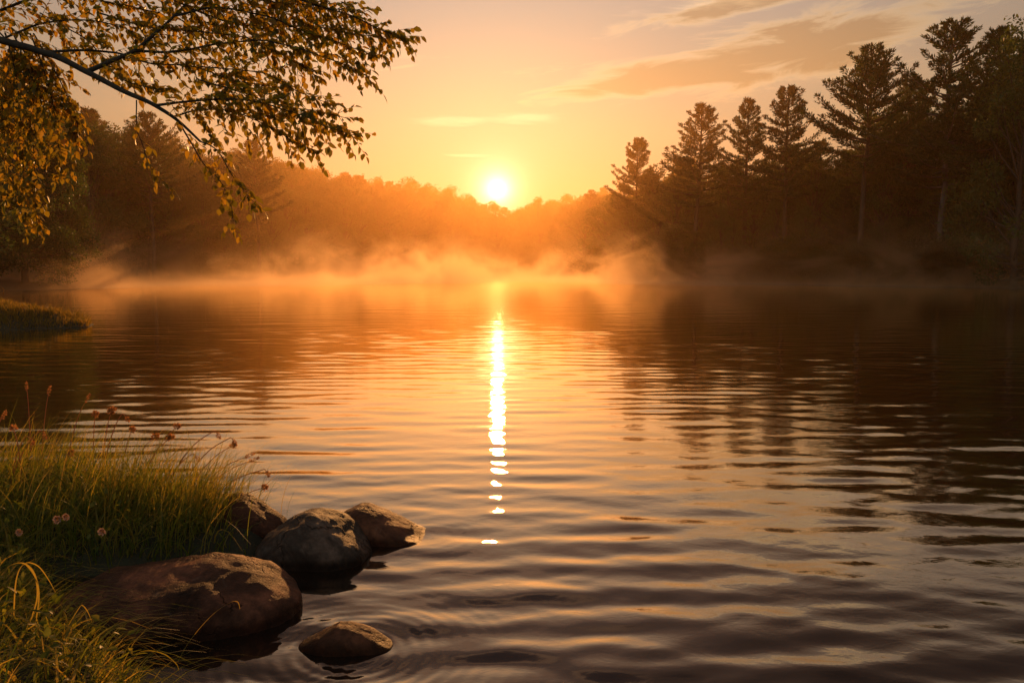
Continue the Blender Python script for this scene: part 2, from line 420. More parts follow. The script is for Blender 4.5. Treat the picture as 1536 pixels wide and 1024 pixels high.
# ------------------------------------------------------------------ rocks
def rock(name, cx, cy, a, b, top, zs, label, mat, seed, rot=0.0, flat=0.6, amp=0.035, nu=150, nv=96):
    """a boulder lying in the water; top: heights along its length, a, b: half length and half depth"""
    u = np.linspace(0, 2*np.pi, nu, endpoint=False); v = np.linspace(-np.pi/2, np.pi/2, nv)
    vv, uu = np.meshgrid(v, u, indexing='ij')
    # slightly squared plan
    cu, su = np.cos(uu), np.sin(uu)
    e = 0.82
    X = np.sign(cu)*abs(cu)**e*np.cos(vv)**0.9; Y = np.sign(su)*abs(su)**e*np.cos(vv)**0.9
    q = np.sin(vv)
    Z = np.where(q > 0, np.abs(q)**flat, -np.abs(q))
    H = np.interp(X, np.linspace(-1, 1, len(top)), top)
    z = np.where(Z > 0, Z*H, Z*zs)
    pts = np.stack([X*a, Y*b, z], -1).reshape(-1, 3)
    out_ = np.empty_like(pts)
    for k, pnt in enumerate(pts):
        w = Vector(pnt)*2.2 + Vector((seed, seed*1.7, 0))
        d1 = mnoise.noise(w*1.3); d2 = mnoise.turbulence(w*4.0, 4, False)-0.5
        ridge = abs(mnoise.noise(w*2.2+Vector((5, 0, 0))))
        nrm = Vector((pnt[0]/a, pnt[1]/b, max(pnt[2], -0.1)/0.3)).normalized()
        dd = amp*(1.2*d1 + 0.35*d2 - 0.8*ridge + 0.2)
        q_ = Vector(pnt) + nrm*dd
        out_[k] = q_
    c, s = math.cos(rot), math.sin(rot)
    xr = out_[:, 0]*c - out_[:, 1]*s; yr = out_[:, 0]*s + out_[:, 1]*c
    V = np.stack([xr, yr, out_[:, 2]], -1)
    i = np.arange(nv-1)[:, None]; j = np.arange(nu)[None]
    Fq = np.stack([i*nu+j, i*nu+(j+1) % nu, (i+1)*nu+(j+1) % nu, (i+1)*nu+j], -1).reshape(-1, 4)
    mb = MB(); mb.add(V, Fq)
    o = mb.build(name, mat, None, True); o.location = (cx, cy, 0)
    tag(o, label, 'rock', 'boulders at the edge of the lake')
    return o
def rk(px, py, *args, **kw):
    g_ = G(px, py); return rock('boulder', g_[0], g_[1], *args, **kw)
mr1 = rock_mat('rock_flat', (.016, .009, .007), (.085, .034, .022), (.27, .09, .05), 0.0)
mr2 = rock_mat('rock_grey', (.018, .013, .011), (.056, .038, .030), (.19, .115, .085), 4.0)
mr3 = rock_mat('rock_brown', (.020, .010, .007), (.090, .035, .021), (.26, .09, .045), 9.0)
# long flat one
rk(252, 920, .56, .33, [.04, .11, .145, .165, .18, .195, .20, .185, .09], .3, 'long flat-topped boulder at the bottom left, half in the water beside the grass', mr1, 1.3, rot=R(8), flat=0.30, amp=.032)
rk(472, 830, .31, .27, [.08, .15, .195, .215, .22, .21, .18, .13, .05], .3, 'tall rounded grey boulder standing in the water in the middle of the rocks', mr2, 5.1, rot=R(-8), flat=0.55, amp=.032)
rk(574, 802, .30, .20, [.11, .165, .185, .165, .13, .09, .05, .005, -.04], .2, 'low boulder behind the tall rounded one, sloping to a point on the right', mr3, 8.8, rot=R(-6), flat=0.72, amp=.03)
rk(522, 968, .19, .10, [.02, .045, .075, .102, .10, .082, .062, .036, .010], .15, 'small wedge-shaped rock alone in the rippled water, the nearest of all', mr3, 12.4, rot=R(-2), flat=0.7, amp=.018)
rk(374, 806, .25, .18, [.08, .18, .24, .26, .25, .21, .16, .1, .04], .3, 'brown boulder half hidden behind the grass at the bank', mr1, 20.2, rot=R(5), flat=0.65, amp=.03)

# ------------------------------------------------------------------ trees
def make_pine(seed, H=24.0, crown=0.50, spread=4.6, pale=False, sparse=1.0):
    rg = np.random.default_rng(seed)
    root = empty('pine_tree')
    n = 14; zz = np.linspace(0, H*0.985, n); w = np.cumsum(rg.normal(0, 0.05, (n, 2)), 0); w -= w[0]
    axis = np.column_stack([w, zz])
    tr = MB(); tube(tr, axis, 0.30*(1-zz/H)**0.75+0.03, 8)
    fo = MB()
    z0 = H*(1-crown); z = z0
    def ax(zv): return np.array([np.interp(zv, zz, axis[:, 0]), np.interp(zv, zz, axis[:, 1]), zv])
    # dead stubs under the crown
    for k in range(14):
        zb = rg.uniform(H*0.22, z0); a_ = rg.uniform(0, 6.28); l = rg.uniform(.6, 2.0)
        b0 = ax(zb); d = np.array((math.cos(a_), math.sin(a_), rg.uniform(-.2, .25)))
        tube(tr, [b0, b0+d*l*.5, b0+d*l+np.array((0, 0, -.1))], [.045, .03, .01], 4)
    pos = []; dr_ = []; ln = []
    while z < H*0.985:
        t = (z-z0)/(H-z0)                                  # 0 at crown base, 1 at the tip
        prof = (math.sin(min(1.0, (t+0.12)/0.40)*math.pi/2))*(1-t)**0.92*1.12
        nl = int(rg.integers(3, 6)) if t > .06 else 3
        a0 = rg.uniform(0, 6.28)
        for k in range(nl):
            if rg.random() > sparse: continue
            a_ = a0 + k*6.283/nl + rg.normal(0, .28)
            L = spread*prof*rg.choice([.6, .9, 1.05, 1.25])*rg.uniform(.85, 1.1) + .30
            up = 0.02 + 0.62*t**1.2 + rg.normal(0, .10)
            b0 = ax(min(z+rg.uniform(-.2, .2), H*.98)); hd = np.array((math.cos(a_), math.sin(a_), 0.))
            m = 6; s = np.linspace(0, 1, m)
            curve = b0 + hd*(s*L)[:, None] + np.array((0, 0, 1.))*(L*(up*s + (0.22)*s**2.2 - 0.10*s*(1-s)))[:, None]
            tube(tr, curve, (0.05+0.012*L)*(1-s*.9), 4)
            sd_ = np.array((-hd[1], hd[0], 0.))
            nb = int(5 + L*3.6)
            for q in range(nb):
                f = 0.22 + 0.78*(q+.5)/nb; sgn = 1 if q % 2 else -1
                bb = np.array([np.interp(f, s, curve[:, i_]) for i_ in range(3)])
                bl = (0.30+0.27*L*(1.05-f))*rg.uniform(.7, 1.2)
                bd = unit(hd*.75 + sd_*sgn*rg.uniform(.5, 1.0) + np.array((0, 0, .25+.4*t+rg.normal(0, .12))))
                nt_ = max(2, int(bl/0.20))
                for e in range(nt_):
                    pos.append(bb + bd*bl*(e+.6)/nt_); dr_.append(bd); ln.append(.42)
            for e in range(3): pos.append(curve[-1]-hd*.12*e); dr_.append(unit(hd+np.array((0, 0, .7)))); ln.append(.45)
        z += rg.uniform(.55, .98)*(1-.35*t)
    for e in range(8): pos.append(ax(H*(0.965+.004*e))); dr_.append(np.array((0, 0, 1.))); ln.append(.5)
    pos = np.array(pos); dr_ = np.array(dr_); ln = np.array(ln)
    for rep in range(5):
        n_ = len(pos); jit = rsphere(rg, n_)
        d = unit(dr_*1.0 + jit*.75 + np.array((0, 0, .28)))
        kites(fo, pos + jit*.07, d, rsphere(rg, n_), ln*rg.uniform(.6, 1.1, n_), .11, rg.uniform(0, 1, n_))
    tr.build('trunk', M['bark_pale'] if pale else M['bark'], root, True)
    fo.build('crown', M['needle'], root, False, True)
    root['H'] = H; return root
def make_broad(seed, H=18.0, wid=4.6, low=0.14, leafL=.30, nclump=58, per=200, matk='broad'):
    rg = np.random.default_rng(seed)
    root = empty('broadleaf_tree'); tr = MB(); fo = MB()
    n = 8; zz = np.linspace(0, H*.8, n); w = np.cumsum(rg.normal(0, .14, (n, 2)), 0); w -= w[0]
    axis = np.column_stack([w, zz]); tube(tr, axis, .27*(1-zz/H)**.9+.03, 7)
    cents = []; rads = []
    while len(cents) < nclump:
        t = rg.uniform(0, 1); z = H*(low + (1-low)*t)*.97
        prof = (math.sin(math.pi*min(1, (t*0.82+.18)))**.6)*(1-.25*t)
        rr = wid*prof*math.sqrt(rg.uniform(0.12, 1)); a_ = rg.uniform(0, 6.28)
        c_ = np.array((rr*math.cos(a_), rr*math.sin(a_), z)); r_ = rg.uniform(.7, 1.35)*(wid/4.6)
        c_[2] = min(c_[2], H - r_*.75)
        cents.append(c_); rads.append(r_)
    for c_, r_ in zip(cents, rads):
        zb = max(H*.1, c_[2]*rg.uniform(.55, .8)); zb = min(zb, H*.78)
        b0 = np.array([np.interp(zb, zz, axis[:, 0]), np.interp(zb, zz, axis[:, 1]), zb])
        mid = (b0+c_)/2 + np.array((0, 0, -.25)); tube(tr, [b0, mid, c_], [.09, .06, .02], 4)
        m = int(per*(r_/1.0)**1.6); s = rsphere(rg, m); rad_ = r_*rg.uniform(.35, 1.0, m)**.55
        # small side lumps roughen the outline
        rad_ *= 1+.28*np.sin(s[:, 0]*5+c_[0])*np.sin(s[:, 1]*6+c_[1]) + .15*np.sin(s[:, 2]*9)
        p_ = c_ + s*rad_[:, None]*np.array((1, 1, .78))
        d = unit(s*.6 + rsphere(rg, m) + np.array((0, 0, -.15)))
        kites(fo, p_, d, unit(rsphere(rg, m)*.8+np.array((0, 0, .9))), leafL*rg.uniform(.6, 1.15, m), leafL*.55, np.clip(rg.uniform(0, 1, m)*.6+rg.uniform(0, .4), 0, 1))
    tr.build('trunk', M['bark'], root, True); fo.build('crown', M[matk], root, False, True)
    root['H'] = H; return root
def make_shrub(seed, H=3.0, wid=1.7):
    rg = np.random.default_rng(seed); root = empty('shrub'); tr = MB(); fo = MB()
    for k in range(13):
        a_ = rg.uniform(0, 6.28); l = rg.uniform(.6, 1.0); top = np.array((wid*l*math.cos(a_)*.85, wid*l*math.sin(a_)*.85, H*rg.uniform(.5, .97)))
        b0 = np.array((rg.normal(0, .1), rg.normal(0, .1), 0)); mid = (b0+top)/2+np.array((0, 0, .25))
        cv = spline([b0, mid, top], 5); tube(tr, cv, np.linspace(.035, .008, len(cv)), 4)
        for q in np.linspace(.25, 1.0, 9):
            c_ = cv[int(q*(len(cv)-1))]; m = 34; s = rsphere(rg, m)
            p_ = c_ + s*rg.uniform(.1, .5, m)[:, None]
            p_[:, 2] = np.maximum(p_[:, 2], .03)
            kites(fo, p_, unit(s+rsphere(rg, m)*.5+np.array((0, 0, .3))), rsphere(rg, m), .17*rg.uniform(.6, 1.2, m), .08, rg.uniform(0, 1, m))
    tr.build('stem', M['bark'], root, True); fo.build('foliage', M['shrub'], root, False, True)
    root['H'] = H; return root

pines = [make_pine(11, crown=.6, spread=5.6), make_pine(12, crown=.58, spread=5.4), make_pine(13, crown=.52, spread=6.6), make_pine(14, crown=.62, spread=6.0, pale=True, sparse=.85), make_pine(15, crown=.62, spread=4.6)]
broads = [make_broad(21), make_broad(22, wid=5.0, low=.10), make_broad(23, wid=3.9, nclump=50), make_broad(24, H=18, wid=4.4, low=.06, nclump=64)]
shrubs = [make_shrub(31), make_shrub(32, wid=2.1), make_shrub(33, H=2.6, wid=1.5)]
big_broad = make_broad(41, H=18, wid=5.2, low=.04, leafL=.26, nclump=95, per=260)
used = set()
rgp = np.random.default_rng(99)
def place(proto, x, y, top_z=None, height=None, label='', cat='tree', group=None, rz=None, sx=1.0):
    z = float(ground_z(np.array([x]), np.array([y]))[0]) - 0.05
    h = height if height else top_z - z
    if proto.name in used: o = copy_tree(proto)
    else: o = proto; used.add(proto.name)
    s = h/proto['H']
    o.location = (x, y, z); o.rotation_euler = (rgp.normal(0, .022), rgp.normal(0, .022), rgp.uniform(0, 6.28) if rz is None else rz); o.scale = (s*sx, s*sx, s)
    if 'label' in o: del o['label']
    if 'group' in o: del o['group']
    tag(o, label, cat, group); return o
def place_px(proto, px, py, d, **kw):
    p_ = P(px, py, d); return place(proto, p_[0], p_[1], top_z=p_[2], **kw)

# named pines along the right bank
T = 'tall pines of the right bank'
place_px(pines[0], 957, 207, 126, label='leftmost pine of the right bank, glowing nearest the sun', group=T, sx=1.0)
place_px(pines[1], 1047, 155, 112, label='second pine from the left on the right bank, dense and hazy', group=T, sx=1.1)
place_px(pines[4], 1120, 152, 108, label='slim pine between two wider ones on the right bank', group=T)
place_px(pines[1], 1183, 128, 98, label='pine with a narrow open crown left of the biggest pine', group=T, rz=2.0)
place_px(pines[2], 1300, 70, 86, label='biggest pine of the right bank, its wide round crown clear against the sky', group=T, rz=1.1)
place_px(pines[3], 1425, 32, 80, label='tall pine with an open crown and pale trunk, near the right edge', group=T, rz=0.3, sx=1.05)
place_px(pines[1], 1372, 112, 90, label='pine half hidden between the biggest pine and the open-crowned pine', group=T, rz=4.2)
place_px(pines[0], 1500, 42, 74, label='dark pine just inside the right edge of the wood', group=T, rz=5.0, sx=.9)
place_px(broads[1], 1545, 18, 68, label='dark dense broadleaf tree cut by the right edge', group='trees at the right edge', sx=.85)

env = np.array([(-400, 60), (-100, 70), (0, 95), (60, 130), (100, 150), (150, 150), (190, 170), (230, 180), (270, 205), (330, 225), (380, 222), (420, 240), (480, 250), (540, 260), (600, 270), (650, 272), (700, 292), (725, 301), (746, 306), (770, 303), (800, 299), (850, 289), (900, 284),
    (930, 290), (960, 285), (1000, 262), (1030, 235), (1080, 228), (1120, 222), (1160, 205), (1200, 190), (1230, 180), (1260, 195), (1300, 160), (1340, 130), (1380, 122), (1400, 140), (1440, 95), (1490, 60), (1536, 30), (1700, 0), (2200, 0)], float)
def envy(px): return np.interp(px, env[:, 0], env[:, 1])
def along(pts, step):
    out = []; acc = 0
    for a_, b_ in zip(pts[:-1], pts[1:]):
        a_ = np.array(a_, float); b_ = np.array(b_, float); L = np.linalg.norm(b_-a_); d = unit(b_-a_); nrm = np.array((-d[1], d[0]))
        while acc < L: out.append((a_+d*acc, nrm)); acc += step*rgp.uniform(.75, 1.25)
        acc -= L
    return out
left_shore = [(-46, 56), (-52, 76), (-48, 98), (-42, 120), (-38, 150), (-36, 190)]
mid_shore = [(-36, 190), (-30, 240), (-18, 282), (-4, 300), (10, 294), (19, 250), (19, 200)]
right_shore = [(19, 200), (17, 165), (16, 142), (18, 122), (25, 104), (32, 92), (39, 81), (46, 71), (52, 60), (56, 44)]
def wood(pts, step, rows, jitter, protos, lab, group, side, smax=27.0):
    for ri, off in enumerate(rows):
        for (q, nrm) in along(pts, step*(1+.12*ri)):
            q = q + nrm*side*(off+rgp.uniform(-1.5, 1.5))
            px = 768 + q[0]/q[1]*F*ct if q[1] > 5 else 0
            pe = envy(px) + rgp.uniform(*jitter[min(ri, len(jitter)-1)])
            top = P(px, pe, q[1])[2]
            pr = protos[int(rgp.integers(len(protos)))]
            lb = lab[0] if pr in broads or pr is big_broad else lab[1]
            h = min(top, smax)
            place(pr, q[0], q[1], top_z=max(h, 7), label=lb[0], group=lb[1], sx=rgp.uniform(1.0, 1.25))
LL = (('hazy broadleaf tree in the wood on the left bank, behind the mist', 'broadleaf trees of the left bank'), ('hazy pine in the wood on the left bank, behind the mist', 'pines of the left bank wood'))
LM = (('faint broadleaf tree in the far treeline under the sun', 'broadleaf trees of the far treeline'), ('faint pine in the far treeline under the sun', 'pines of the far treeline'))
LR = (('dark green broadleaf tree filling the wood among the right bank pines', 'broadleaf trees of the right bank wood'), ('shorter dark pine filling the wood behind the tall right bank pines', 'lesser pines of the right bank wood'))
wood(left_shore, 5.2, (4, 9, 15, 22), ((22, 75), (4, 34), (-8, 18), (-4, 25)), broads+broads+[pines[4]], LL, 'l', 1, 27)
wood(mid_shore, 5.6, (4, 10, 17, 25), ((16, 30), (4, 20), (-4, 13), (-3, 16)), broads+broads+[pines[4], pines[1]], LM, 'm', 1, 36)
wood(right_shore, 4.6, (4, 9, 15, 21, 28), ((60, 150), (25, 75), (6, 35), (30, 60), (40, 70)), broads+broads+[pines[1], pines[4]], LR, 'r', 1, 32)
for k, px in enumerate(np.arange(690, 985, 11.0)):
    d_ = 312 + 12*math.sin(k*2.1) - (95 if px > 860 else 0)
    place_px((broads+[pines[4]])[int(rgp.integers(5))], px+rgp.uniform(-3, 3), envy(px)+rgp.uniform(-2, 13), d_, label=LM[0][0], group=LM[0][1], sx=rgp.uniform(1.1, 1.45))
    if k % 2: place_px(broads[k % 4], px, envy(px)+rgp.uniform(12, 50), d_-9, label=LM[0][0], group=LM[0][1], sx=1.5)
for k, px in enumerate(np.arange(990, 1600, 26.0)):
    d_ = np.interp(px, [990, 1600], [135, 82]) + rgp.uniform(0, 8)
    place_px(broads[int(rgp.integers(4))], px, envy(px)+rgp.uniform(40, 130), d_, label=LR[0][0], group=LR[0][1], sx=rgp.uniform(1.1, 1.4))
for px, py, d_, k in ((922, 292, 135, 0), (938, 272, 131, 2), (975, 262, 128, 1), (992, 248, 124, 3), (1012, 235, 122, 0), (950, 300, 124, 1), (985, 290, 120, 2), (1020, 262, 116, 3), (905, 297, 150, 1)):
    place_px(broads[k], px, py, d_, label=LR[0][0], group=LR[0][1], sx=1.25)
# trees behind the spit on the left, nearest of the left bank
place_px(big_broad, 20, 95, 66, label='large bushy broadleaf tree at the left edge, nearest of the left bank', group='trees at the left edge', sx=1.0)
place_px(broads[3], 92, 205, 70, label='round leafy tree stooping to the water beside the large bushy one', group='trees at the left edge', sx=.9)
place_px(broads[1], -70, 60, 58, label='broadleaf tree cut by the left edge of the picture', group='trees at the left edge')
place_px(pines[2], 222, 172, 104, label='pine whose top pokes above the left wood behind the hanging leaves', group='pines rising from the left wood', rz=.4)
place_px(pines[1], 383, 208, 128, label='small round-topped pine rising from the left wood right of the hanging twig', group='pines rising from the left wood', rz=.9)
# waterside shrubs
for pts, step, lb, grp, hh in ((left_shore, 3.6, 'low shrub at the foot of the left wood, veiled in mist', 'shrubs of the left shore', (2.4, 4.6)), (mid_shore, 5.0, 'low shrub on the far shore, faint in the mist', 'shrubs of the far shore', (2, 3.5)), (right_shore, 2.5, 'leafy shrub on the right shore under the pines', 'shrubs of the right shore', (2.4, 5.6))):
    for (q, nrm) in along(pts, step):
        q = q + nrm*rgp.uniform(.6, 2.4)
        place(shrubs[int(rgp.integers(3))], q[0], q[1], height=rgp.uniform(*hh), label=lb, cat='shrub', group=grp, sx=rgp.uniform(.9, 1.3))
for pr in pines+broads+shrubs+[big_broad]:
    assert pr.name in used

# ------------------------------------------------------------------ the overhanging tree at the left
rg = np.random.default_rng(5)
oh = empty('overhanging_tree', (0, 0, 0))
tag(oh, 'near tree whose leafy limb hangs over the lake from the upper left', 'tree')
D0 = 5.0
def pxline(pts):   # (px, py, distance)
    return spline([P(a_, b_, c_) for a_, b_, c_ in pts], 6)
mainl = [(-420, 30, 5.9), (-240, 22, 5.6), (-60, 42, 5.3), (0, 60, 5.2), (70, 80, 5.1), (130, 108, 5.0), (190, 138, 4.95), (232, 158, 4.9), (268, 182, 4.9), (300, 212, 4.85)]
root_pt = P(-420, 30, 5.9)
tx, ty = root_pt[0]-0.25, root_pt[1]+0.1
tz = float(ground_z(np.array([tx]), np.array([ty]))[0])
trunk = MB()
tube(trunk, spline([(tx-.1, ty, tz-.2), (tx, ty, 1.0), (tx+.05, ty, 2.2), (tx+.02, ty+.05, 3.4), (tx-.15, ty+.1, 5.2), (tx-.1, ty, 7.0)], 6), np.linspace(.17, .06, 31), 12)
trunk.build('trunk', M['bark_dark'], oh, True)
def limb(pts, r0, r1, n=8, name='branch'):
    c_ = pxline(pts); m_ = MB(); k = len(c_)
    c_ = c_ + np.array([[mnoise.noise(Vector(p_)*7+Vector((i_, 0, 0)))*.006 for i_ in range(3)] for p_ in c_])
    tube(m_, c_, r0+(r1-r0)*np.linspace(0, 1, k)**.8, n); m_.build(name, M['bark_dark'], oh, True); return c_
limb(mainl, .034, .007)
spines = []
def sp(pts, r0, r1, **kw):
     spines.append((limb(pts, r0, r1, 6), kw))
# (px, py, distance) of each leafy limb
sp([(130, 108, 5.0), (160, 93, 5.05), (200, 76, 5.1), (232, 50, 5.15), (262, 24, 5.2), (300, -20, 5.3)], .017, .007, den=.9)
sp([(200, 76, 5.1), (260, 78, 5.1), (325, 66, 5.1), (400, 62, 5.05), (470, 80, 5.0), (540, 108, 5.0), (556, 122, 5.0)], .009, .002, den=1.0)
sp([(300, -20, 5.3), (380, -30, 5.2), (450, 0, 5.1), (520, 22, 5.0), (570, 44, 5.0), (612, 60, 5.0)], .010, .002, den=1.5)
sp([(262, 24, 5.2), (320, 12, 5.2), (390, 22, 5.1), (450, 45, 5.1), (500, 62, 5.0), (560, 82, 5.0)], .008, .002, den=1.2)
sp([(70, 78, 5.1), (120, 76, 5.2), (175, 80, 5.2), (230, 96, 5.15), (290, 100, 5.1), (350, 120, 5.0), (420, 132, 5.0)], .010, .002, den=.9)
sp([(232, 158, 4.9), (270, 154, 4.85), (320, 150, 4.8), (370, 150, 4.8), (430, 165, 4.75), (490, 190, 4.7), (532, 204, 4.7)], .009, .002, den=1.35)
sp([(262, 175, 4.9), (300, 165, 4.9), (350, 168, 4.85), (400, 188, 4.8), (440, 212, 4.8), (480, 228, 4.8)], .006, .002, den=1.25)
sp([(300, 120, 5.0), (360, 138, 5.0), (420, 158, 4.9), (480, 168, 4.9), (520, 178, 4.9)], .006, .0018, den=1.1)
sp([(268, 182, 4.9), (285, 212, 4.9), (305, 245, 4.9), (328, 268, 4.9), (345, 300, 4.9), (350, 345, 4.9)], .006, .0016, den=.7, spread=.55)
sp([(300, 212, 4.85), (325, 225, 4.8), (345, 260, 4.8), (365, 285, 4.8), (388, 312, 4.8)], .005, .0015, den=.9, spread=.55)
sp([(205, 150, 4.95), (204, 190, 4.95), (216, 222, 5.0), (228, 255, 5.0), (262, 288, 5.0)], .004, .0015, den=.45, spread=.45)
sp([(-60, 42, 5.3), (20, 8, 5.4), (90, -10, 5.4), (170, 5, 5.4), (240, 20, 5.3)], .012, .003, den=1.2)
sp([(0, 60, 5.2), (60, 36, 5.3), (120, 30, 5.3), (180, 40, 5.3), (215, 60, 5.3)], .008, .002, den=1.1)
sp([(120, -40, 5.4), (200, -20, 5.4), (300, -12, 5.3), (400, 2, 5.2), (480, 10, 5.1), (545, 20, 5.1)], .009, .002, den=1.3)
sp([(150, 20, 5.35), (220, 40, 5.3), (300, 48, 5.2), (380, 60, 5.2), (440, 92, 5.1), (480, 118, 5.1)], .006, .002, den=1.2)
sp([(240, -10, 5.4), (330, 30, 5.3), (400, 40, 5.3), (470, 40, 5.2), (530, 50, 5.1), (580, 58, 5.1)], .007, .002, den=1.3)
sp([(60, 20, 5.4), (130, 60, 5.3), (170, 110, 5.2), (215, 130, 5.1), (260, 132, 5.1)], .005, .002, den=.9)
sp([(300, 100, 5.1), (350, 104, 5.0), (400, 112, 5.0), (450, 138, 4.9), (500, 158, 4.9)], .005, .0018, den=1.1)
# the hanging curtain at the left edge
for (x0, x1, y1) in ((-50, -20, 250), (-20, 12, 300), (20, 70, 180), (50, 118, 215), (8, 38, 330), (30, 55, 345), (45, 90, 260), (0, 110, 200), (-60, 5, 200)):
    sp([(x0, 50, 5.4), ((x0+x1)/2, 110, 5.3), (x1-6, 150+(y1-150)*.3, 5.3), (x1, y1, 5.3)], .006, .0015, den=1.0, spread=.9)
tw = MB(); nleaf = 0
fol_sets = []
def twig_and_leaves(cv, den=1.0, spread=1.0):
    global nleaf
    fo = MB(); tw_ = MB()
    seg = np.linalg.norm(np.diff(cv, axis=0), axis=1); cum = np.concatenate([[0], np.cumsum(seg)]); L = cum[-1]
    pos = []; dd = []; nn = []
    def at(s): return np.array([np.interp(s, cum, cv[:, k]) for k in range(3)])
    def leafrun(line, step=.023):
        sg = np.linalg.norm(np.diff(line, axis=0), axis=1); cm = np.concatenate([[0], np.cumsum(sg)]); s = rg.uniform(.0, .03); sgn = 1
        tdir = unit(np.gradient(line, axis=0))
        while s < cm[-1]:
            p_ = np.array([np.interp(s, cm, line[:, k]) for k in range(3)]); t_ = np.array([np.interp(s, cm, tdir[:, k]) for k in range(3)])
            side_ = unit(np.cross(t_, (0, 0, 1.)) + rg.normal(0, .35, 3))
            d = unit(t_*.55 + side_*sgn*.9 + np.array((0, 0, -.55)) + rg.normal(0, .25, 3))
            pos.append(p_); dd.append(d); nn.append(unit(np.array((0, 0, 1.)) + rg.normal(0, .55, 3))); sgn = -sgn
            s += step*rg.uniform(.7, 1.4)
        pos.append(line[-1]); dd.append(unit(tdir[-1]+np.array((0, 0, -.3)))); nn.append(unit(np.array((0, 0, 1.)) + rg.normal(0, .4, 3)))
    s = 0.04*L; sgn = 1
    nsub = int(L/.034*den)
    for k in range(nsub):
        f = (k+rg.uniform(.2, .8))/nsub; f = .06 + .94*f
        p_ = at(f*L); t_ = unit(at(min(L, f*L+.03)) - at(max(0, f*L-.03)))
        vert = np.array((0, 0, 1.)); lat = unit(np.cross(t_, (0, 1., 0)))
        dirn = unit(t_*rg.uniform(.5, 1.0) + lat*sgn*rg.uniform(.3, .9) + np.array((0, rg.normal(0, .55), 0)) + np.array((0, 0, -.12)))
        sgn = -sgn
        l = spread*rg.uniform(.09, .30)*(1.05-.55*f)
        q = np.linspace(0, 1, 5)[:, None]
        line = p_ + dirn*l*q + np.array((0, 0, -1.))*(l*.18)*q**2 + np.array((0, 0, 1))*0
        tube(tw_, line, np.linspace(.0022, .0009, 5), 3)
        leafrun(line)
    tail = cv[int(len(cv)*.55):]; leafrun(tail, .022)
    pos = np.array(pos); dd = np.array(dd); nn = np.array(nn); n_ = len(pos); nleaf += n_
    leaves(fo, pos, dd, nn, rg.choice([.6, .85, 1., 1.], n_)*rg.uniform(.044, .070, n_), rg.uniform(.026, .042, n_), rg.uniform(0, 1, n_))
    tw_.build('twig', M['bark_dark'], oh, False)
    fo.build('leaf_spray', M['hang'], oh, False, True)
for cv, kw in spines: twig_and_leaves(cv, **kw)
print('leaves', nleaf)

# ------------------------------------------------------------------ grass
def blades(mb, base, h, lean, w, tone, curl=0.6, nseg=5):
    n = len(base); s = np.linspace(0, 1, nseg)
    ld_ = np.stack([np.cos(lean[0]), np.sin(lean[0]), np.zeros(n)], -1)
    am = lean[1]
    c = base[:, None] + ld_[:, None]*(h*am)[:, None, None]*(s**1.7)[None, :, None] + np.array((0, 0, 1.))*(h[:, None]*(s[None]-curl*am[:, None]*s[None]**2.6))[..., None]
    side_a = rg.uniform(0, 2*np.pi, n); sd_ = np.stack([np.cos(side_a), np.sin(side_a), np.zeros(n)], -1)
    ww = w[:, None]*(1-s[None]**1.6)*.5 + .00025
    Lf = c - sd_[:, None]*ww[..., None]; Rt = c + sd_[:, None]*ww[..., None]
    V = np.stack([Lf, Rt], 2).reshape(-1, 3)
    o = (np.arange(n)*nseg*2)[:, None, None] + (np.arange(nseg-1)*2)[None, :, None] + np.array([0, 1, 3, 2])[None, None]
    mb.add(V, o.reshape(-1, 4), np.repeat(tone, nseg*2))
def clear_of_rock(x, y):
    # the brown boulder at the bank stands clear of the grass
    c_ = G(384, 806)
    u_ = np.abs(x-c_[0]-.03) + rg.normal(0, .04, x.shape)
    hit = (u_ < .17) & (y > c_[1]-.24) & (y < c_[1]+.15)
    thin = (u_ < .19) & (y > c_[1]-.50) & (y <= c_[1]-.24) & (rg.uniform(0, 1, x.shape) < .72)
    return ~(hit | thin)
def sample_land(n, xr, yr, dmin=0.02, dmax=99, clump=0.0):
    xs = []; ys = []; tot = 0
    while tot < n:
        x = rg.uniform(*xr, n); y = rg.uniform(*yr, n); d = sdist(x, y)
        k = (d > dmin) & (d < dmax) & clear_of_rock(x, y)
        if clump: k &= (rg.uniform(0, 1, n) < 1-clump+clump*(.5+.5*lump(x, y, 5.0, 2.0)))
        xs.append(x[k]); ys.append(y[k]); tot += k.sum()
    x = np.concatenate(xs)[:n]; y = np.concatenate(ys)[:n]
    return np.stack([x, y, ground_z(x, y)-.01], -1)
# bank sward: shorter near the viewer, tall tussocks at the back
b = sample_land(17000, (-4.9, -1.0), (2.2, 5.6), clump=.4)
n_ = len(b); tall = np.clip((b[:, 1]-3.1)/1.2, 0, 1)
h = rg.uniform(.10, .24, n_) + tall*rg.uniform(.02, .24, n_)
h *= np.where((b[:, 1] < 3.45) & (b[:, 0] > G(60, 900)[0]*b[:, 1]/3.3), .45, 1.0)
h *= np.clip(.35+1.15*(.5+.5*lump(b[:, 0], b[:, 1], 3.0, 1.0)), .25, 1.6)*rg.choice([.6, 1., 1., 1.25], n_)
mb = MB(); blades(mb, b, h, (rg.normal(.2, 1.7, n_), rg.uniform(.15, 1.25, n_)), rg.uniform(.004, .009, n_), np.clip(rg.normal(.42, .30, n_), 0, 1))
